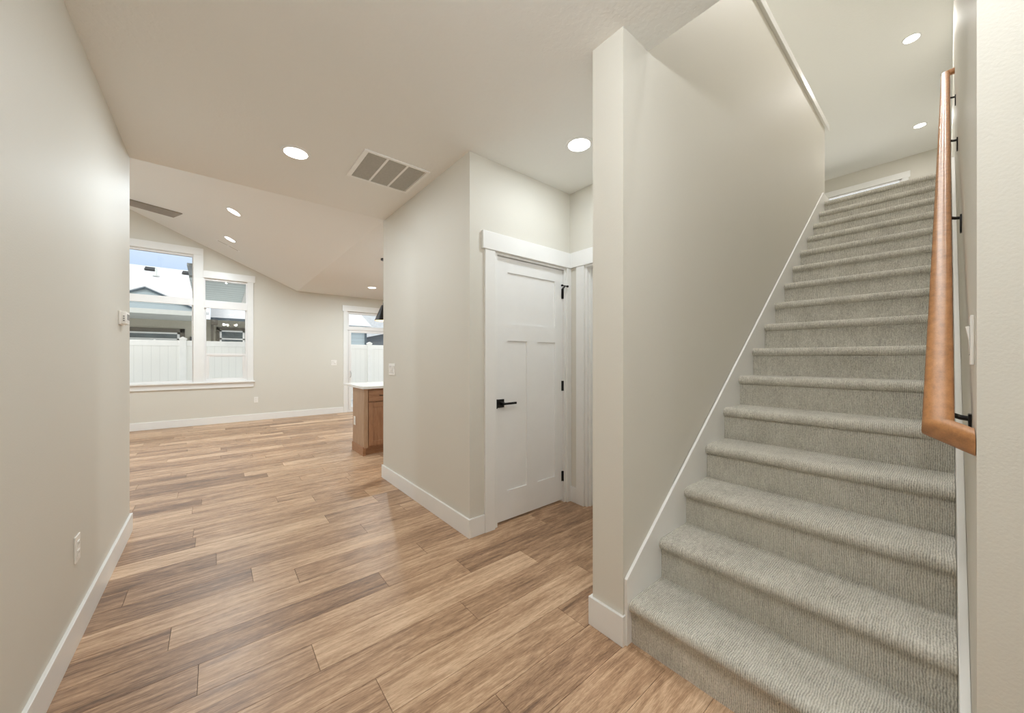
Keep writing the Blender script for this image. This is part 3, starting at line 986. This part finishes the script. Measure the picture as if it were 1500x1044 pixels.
for k in range(4):
    x0 = ix0 + .058 + k * .51; x1 = x0 + .49
    mb = MB(); mb.box(x0, x1, iy0, iy0 + .021, .70, .845, bevel=.003)
    dr = mb.build('drawer', M['cab_h'], isl)
    mb = MB(); mb.tube([(x0 + .14, iy0 - .002, .775), (x0 + .14, iy0 - .03, .775), (x1 - .14, iy0 - .03, .775), (x1 - .14, iy0 - .002, .775)], .005, 8)
    mb.build('bar_pull', M['black'], dr)
    shaker(x0, x1, .125, .685, .058, 'cabinet_door')
mb = MB(); mb.box(1.458, 3.64, 4.755, 5.66, .868, .90, bevel=.003)
tag(mb.build('countertop', M['quartz']), 'white stone countertop lying on the wooden kitchen island', 'countertop')
outlet('island_outlet', (ix0, 5.19, .41), PI / 2 + PI, 'white outlet on the end panel of the kitchen island')

# ------------------------------------------------------------------ pendant
pd = thing('pendant_lamp', (1.935, 5.27, H), 'black cone pendant lamp hanging over the kitchen island', 'pendant lamp')
MB().lathe([(.0, 0), (.062, 0), (.062, -.02), (.0, -.022)], (0, 0, 0), 28).build('canopy', M['black'], pd, smooth=True, local=True)
MB().lathe([(.005, -.02), (.005, 2.07 - H)], (0, 0, 0), 10).build('rod', M['black'], pd, smooth=True, local=True)
zb = 1.812 - H
MB().lathe([(.0, zb + .27), (.03, zb + .27), (.035, zb + .235), (.055, zb + .225), (.148, zb + .0), (.145, zb + .0)], (0, 0, 0), 36).build('shade', M['black'], pd, smooth=True, local=True)
MB().lathe([(.05, zb + .222), (.144, zb + .001)], (0, 0, 0), 36).build('shade_lining', M['copper'], pd, smooth=True, local=True)
MB().lathe([(.0, zb + .22), (.018, zb + .20), (.018, zb + .15), (.034, zb + .10), (.030, zb + .06), (.0, zb + .045)], (0, 0, 0), 20).build('bulb', M['bulb'], pd, smooth=True, local=True)
pl = bpy.data.lights.new('lamp', 'POINT'); pl.energy = 6; pl.shadow_soft_size = .03; pl.color = (1, .8, .55)
po = bpy.data.objects.new('lamp', pl); COL.objects.link(po); po.parent = pd; po.location = (0, 0, zb + .02)

# ------------------------------------------------------------------ outside
mb = MB(); mb.box(-40, 40, YW + .16, 60, -.3, -.12)
struct(mb, 'ground', M['snow'], 'snow covered yard outside the windows', 'ground')

fn = thing('vinyl_fence', (0, 12.5, -.12), 'white vinyl privacy fence across the yard outside', 'fence')
posts = [-0.62 + 1.557 * 1.5 * k for k in range(-5, 5)]
FT = 1.72
for k, px in enumerate(posts):
    mb = MB()
    mb.box(px - .065, px + .065, 12.435, 12.565, -.12, FT + .03, bevel=.006)
    mb.prism([(px - .078, FT + .03), (px + .078, FT + .03), (px + .078, FT + .055), (px, FT + .10), (px - .078, FT + .055)], 'y', 12.42, 12.58)
    mb.build('post', M['fence_rail'], fn)
    if k + 1 < len(posts):
        nx = posts[k + 1]
        mb = MB(); mb.box(px + .065, nx - .065, 12.485, 12.515, .0, FT - .14)
        mb.build('board_panel', M['fence'], fn)
        mb = MB(); mb.box(px + .065, nx - .065, 12.475, 12.525, FT - .14, FT, bevel=.005); mb.build('top_rail', M['fence_rail'], fn)
        mb = MB(); mb.box(px + .065, nx - .065, 12.475, 12.525, -.08, .06, bevel=.005); mb.build('bottom_rail', M['fence_rail'], fn)

pc = thing('porch_roof', (0.08, YW + .16, 2.66), 'pale blue porch soffit with slate edge outside the small upper window pane', 'porch roof')
ya, yb = YW + .16, 11.5
za, zb_ = 2.80, 2.64
mb = MB(); mb.prism([(ya, za), (yb, zb_), (yb, zb_ + .04), (ya, za + .04)], 'x', -.37, .52); mb.build('soffit', M['soffit'], pc)
mb = MB(); mb.box(-.37, .52, yb, yb + .05, 2.565, 2.86); mb.build('edge_board', M['slate'], pc)
mb = MB(); mb.prism([(ya, za - .04), (yb + .05, zb_ - .045), (yb + .05, zb_ + .2), (ya, za + .2)], 'x', .52, .66); mb.build('beam', M['fence_rail'], pc)
mb = MB(); mb.prism([(ya, 3.02), (yb + .12, 2.86), (yb + .12, 2.91), (ya, 3.07)], 'x', -.40, .68); mb.build('roof_deck', M['snow'], pc)

# neighbour house with the porch
hA = thing('neighbor_house', (-4.5, 16, -.12), 'taupe stucco house with snowy roof and small gable beyond the fence', 'house')
ax0, ax1 = -9.0, -.12
mb = MB(); mb.box(ax0, ax1 - .3, 16.0, 20.5, -.12, 2.6); mb.build('wall', M['stucco'], hA)
ez, rz_, ey, ry = 2.62, 4.89, 13.9, 20.0
mb = MB()
mb.prism([(ey, ez), (ry, rz_), (20.6, rz_ - .1), (20.6, rz_ - .4), (ry, rz_ - .1), (ey, ez - .08)], 'x', ax0 - .3, ax1)
mb.build('roof', M['snow'], hA)
mb = MB(); mb.box(ax0 - .3, -.46, 13.88, 13.95, 2.49, 2.62, bevel=.004); mb.build('fascia', M['fascia'], hA)
mb = MB(); mb.box(ax0 - .3, -.46, 13.95, 16.0, 2.495, 2.515); mb.build('porch_soffit', M['fascia'], hA)
gxc, gpk = -1.455, 3.20
mb = MB(); mb.prism([(gxc - 1.1, 2.63), (gxc + 1.1, 2.63), (gxc, gpk - .03)], 'y', 13.92, 14.0); mb.build('gable', M['siding'], hA)
mb = MB()
for s_ in (-1, 1):
    mb.prism([(gxc, gpk - .035), (gxc + s_ * 1.2, 2.585), (gxc + s_ * 1.2, 2.625), (gxc, gpk + .005)], 'y', 13.86, 13.95)
mb.build('gable_trim', M['slate'], hA)
mb = MB()
for s_ in (-1, 1):
    mb.prism([(gxc, gpk + .005), (gxc + s_ * 1.2, 2.625), (gxc + s_ * 1.2, 2.65), (gxc, gpk + .035)], 'y', 13.87, 15.6)
mb.build('gable_roof', M['snow'], hA)
rs = (rz_ - ez) / (ry - ey)
for vx in (-1.85, -.813):
    mb = MB()
    zc = ez + rs * (19.2 - ey)
    mb.prism([(vx - .17, zc), (vx + .17, zc), (vx + .13, zc + .10), (vx - .13, zc + .10)], 'y', 19.05, 19.25); mb.build('roof_vent', M['vent'], hA)
mb = MB(); zc = ez + rs * (18.2 - ey)
mb.lathe([(.09, 0), (.09, .04), (.03, .05), (.03, .30)], (-1.62, 18.2, zc), 12, True); mb.build('vent_pipe', M['fascia'], hA)
mb = MB()
mb.box(-3.7, -.75, 15.96, 16.0, 2.10, 2.23); mb.box(-.86, -.75, 15.96, 16.0, .9, 2.23)
mb.build('window_surround', M['brown'], hA)
wf = MB()
for (a, b, c, d) in ((-3.6, -.87, 2.05, 2.10), (-.93, -.87, .9, 2.10), (-2.06, -2.0, .9, 2.10), (-2.0, -.87, 1.86, 1.91), (-1.48, -1.43, .9, 1.86), (-3.6, -3.54, .9, 2.1)):
    wf.box(a, b, 15.95, 16.0, c, d)
wf = wf.build('window_frame', M['fence_rail'], hA)
mb = MB(); mb.box(-3.6, -.87, 15.985, 15.99, .9, 2.10); mb.build('pane', M['dark_glass'], wf)
mb = MB(); mb.box(-.62, -.52, 15.90, 16.0, 1.78, 1.98); mb.build('porch_light', M['vent'], hA)

hB = thing('neighbor_house', (1.0, 17.5, -.12), 'taupe house wing with low snowy roof, seen through the narrow window panes', 'house')
mb = MB(); mb.box(-.40, 2.6, 17.5, 24, -.12, 2.72); mb.build('wall', M['stucco'], hB)
mb = MB(); mb.prism([(17.0, 2.74), (23, 5.0), (23, 4.9), (17.0, 2.66)], 'x', -.11, 2.75); mb.build('roof', M['snow'], hB)
mb = MB(); mb.box(-.10, 2.75, 16.93, 17.0, 2.66, 2.75); mb.build('gutter', M['slate'], hB)
mb = MB(); mb.box(-.10, .10, 16.9, 17.1, 2.48, 2.66); mb.box(-.10, -.02, 17.0, 17.08, 0, 2.6); mb.build('downspout', M['brown'], hB)
mb = MB(); mb.box(.06, 1.02, 17.46, 17.5, 2.33, 2.44); mb.box(.06, .155, 17.46, 17.5, .9, 2.44); mb.box(.91, 1.02, 17.46, 17.5, .9, 2.44); mb.build('window_surround', M['brown'], hB)
wf = MB()
for (a, b, c, d) in ((.155, .91, 2.275, 2.33), (.155, .215, .9, 2.33), (.85, .91, .9, 2.33), (.155, .91, 1.98, 2.03)):
    wf.box(a, b, 17.45, 17.5, c, d)
wf = wf.build('window_frame', M['fence_rail'], hB)
mb = MB(); mb.box(.155, .91, 17.485, 17.49, .9, 2.33); mb.build('pane', M['dark_glass'], wf)

hC = thing('neighbor_house', (4.0, 16, -.12), 'pale blue lap sided house corner behind the patio door', 'house')
mb = MB(); mb.box(3.0, 5.0, 16, 24, -.12, 2.62); mb.build('wall', M['siding'], hC)
mb = MB(); mb.box(4.99, 5.06, 15.94, 16.02, -.1, 2.62); mb.build('downspout', M['slate'], hC)
mb = MB(); mb.prism([(15.6, 2.62), (20, 4.6), (24.4, 2.62)], 'x', 2.8, 5.15); mb.build('roof', M['snow'], hC)

hD = thing('neighbor_house', (8, 22, -.12), 'charcoal sided house with snowy roof beyond the pale blue house corner', 'house')
mb = MB(); mb.prism([(5.9, -.12), (13, -.12), (13, 3.3), (9.45, 3.1), (5.9, 2.24)], 'y', 22, 30); mb.build('wall', M['siding_dark'], hD)
mb = MB(); mb.prism([(5.6, 2.20), (10, 3.25), (14, 2.2), (14, 2.5), (11, 7.5), (9.5, 7.5), (5.6, 5.6)], 'y', 21.6, 30.4); mb.build('roof', M['snow'], hD)
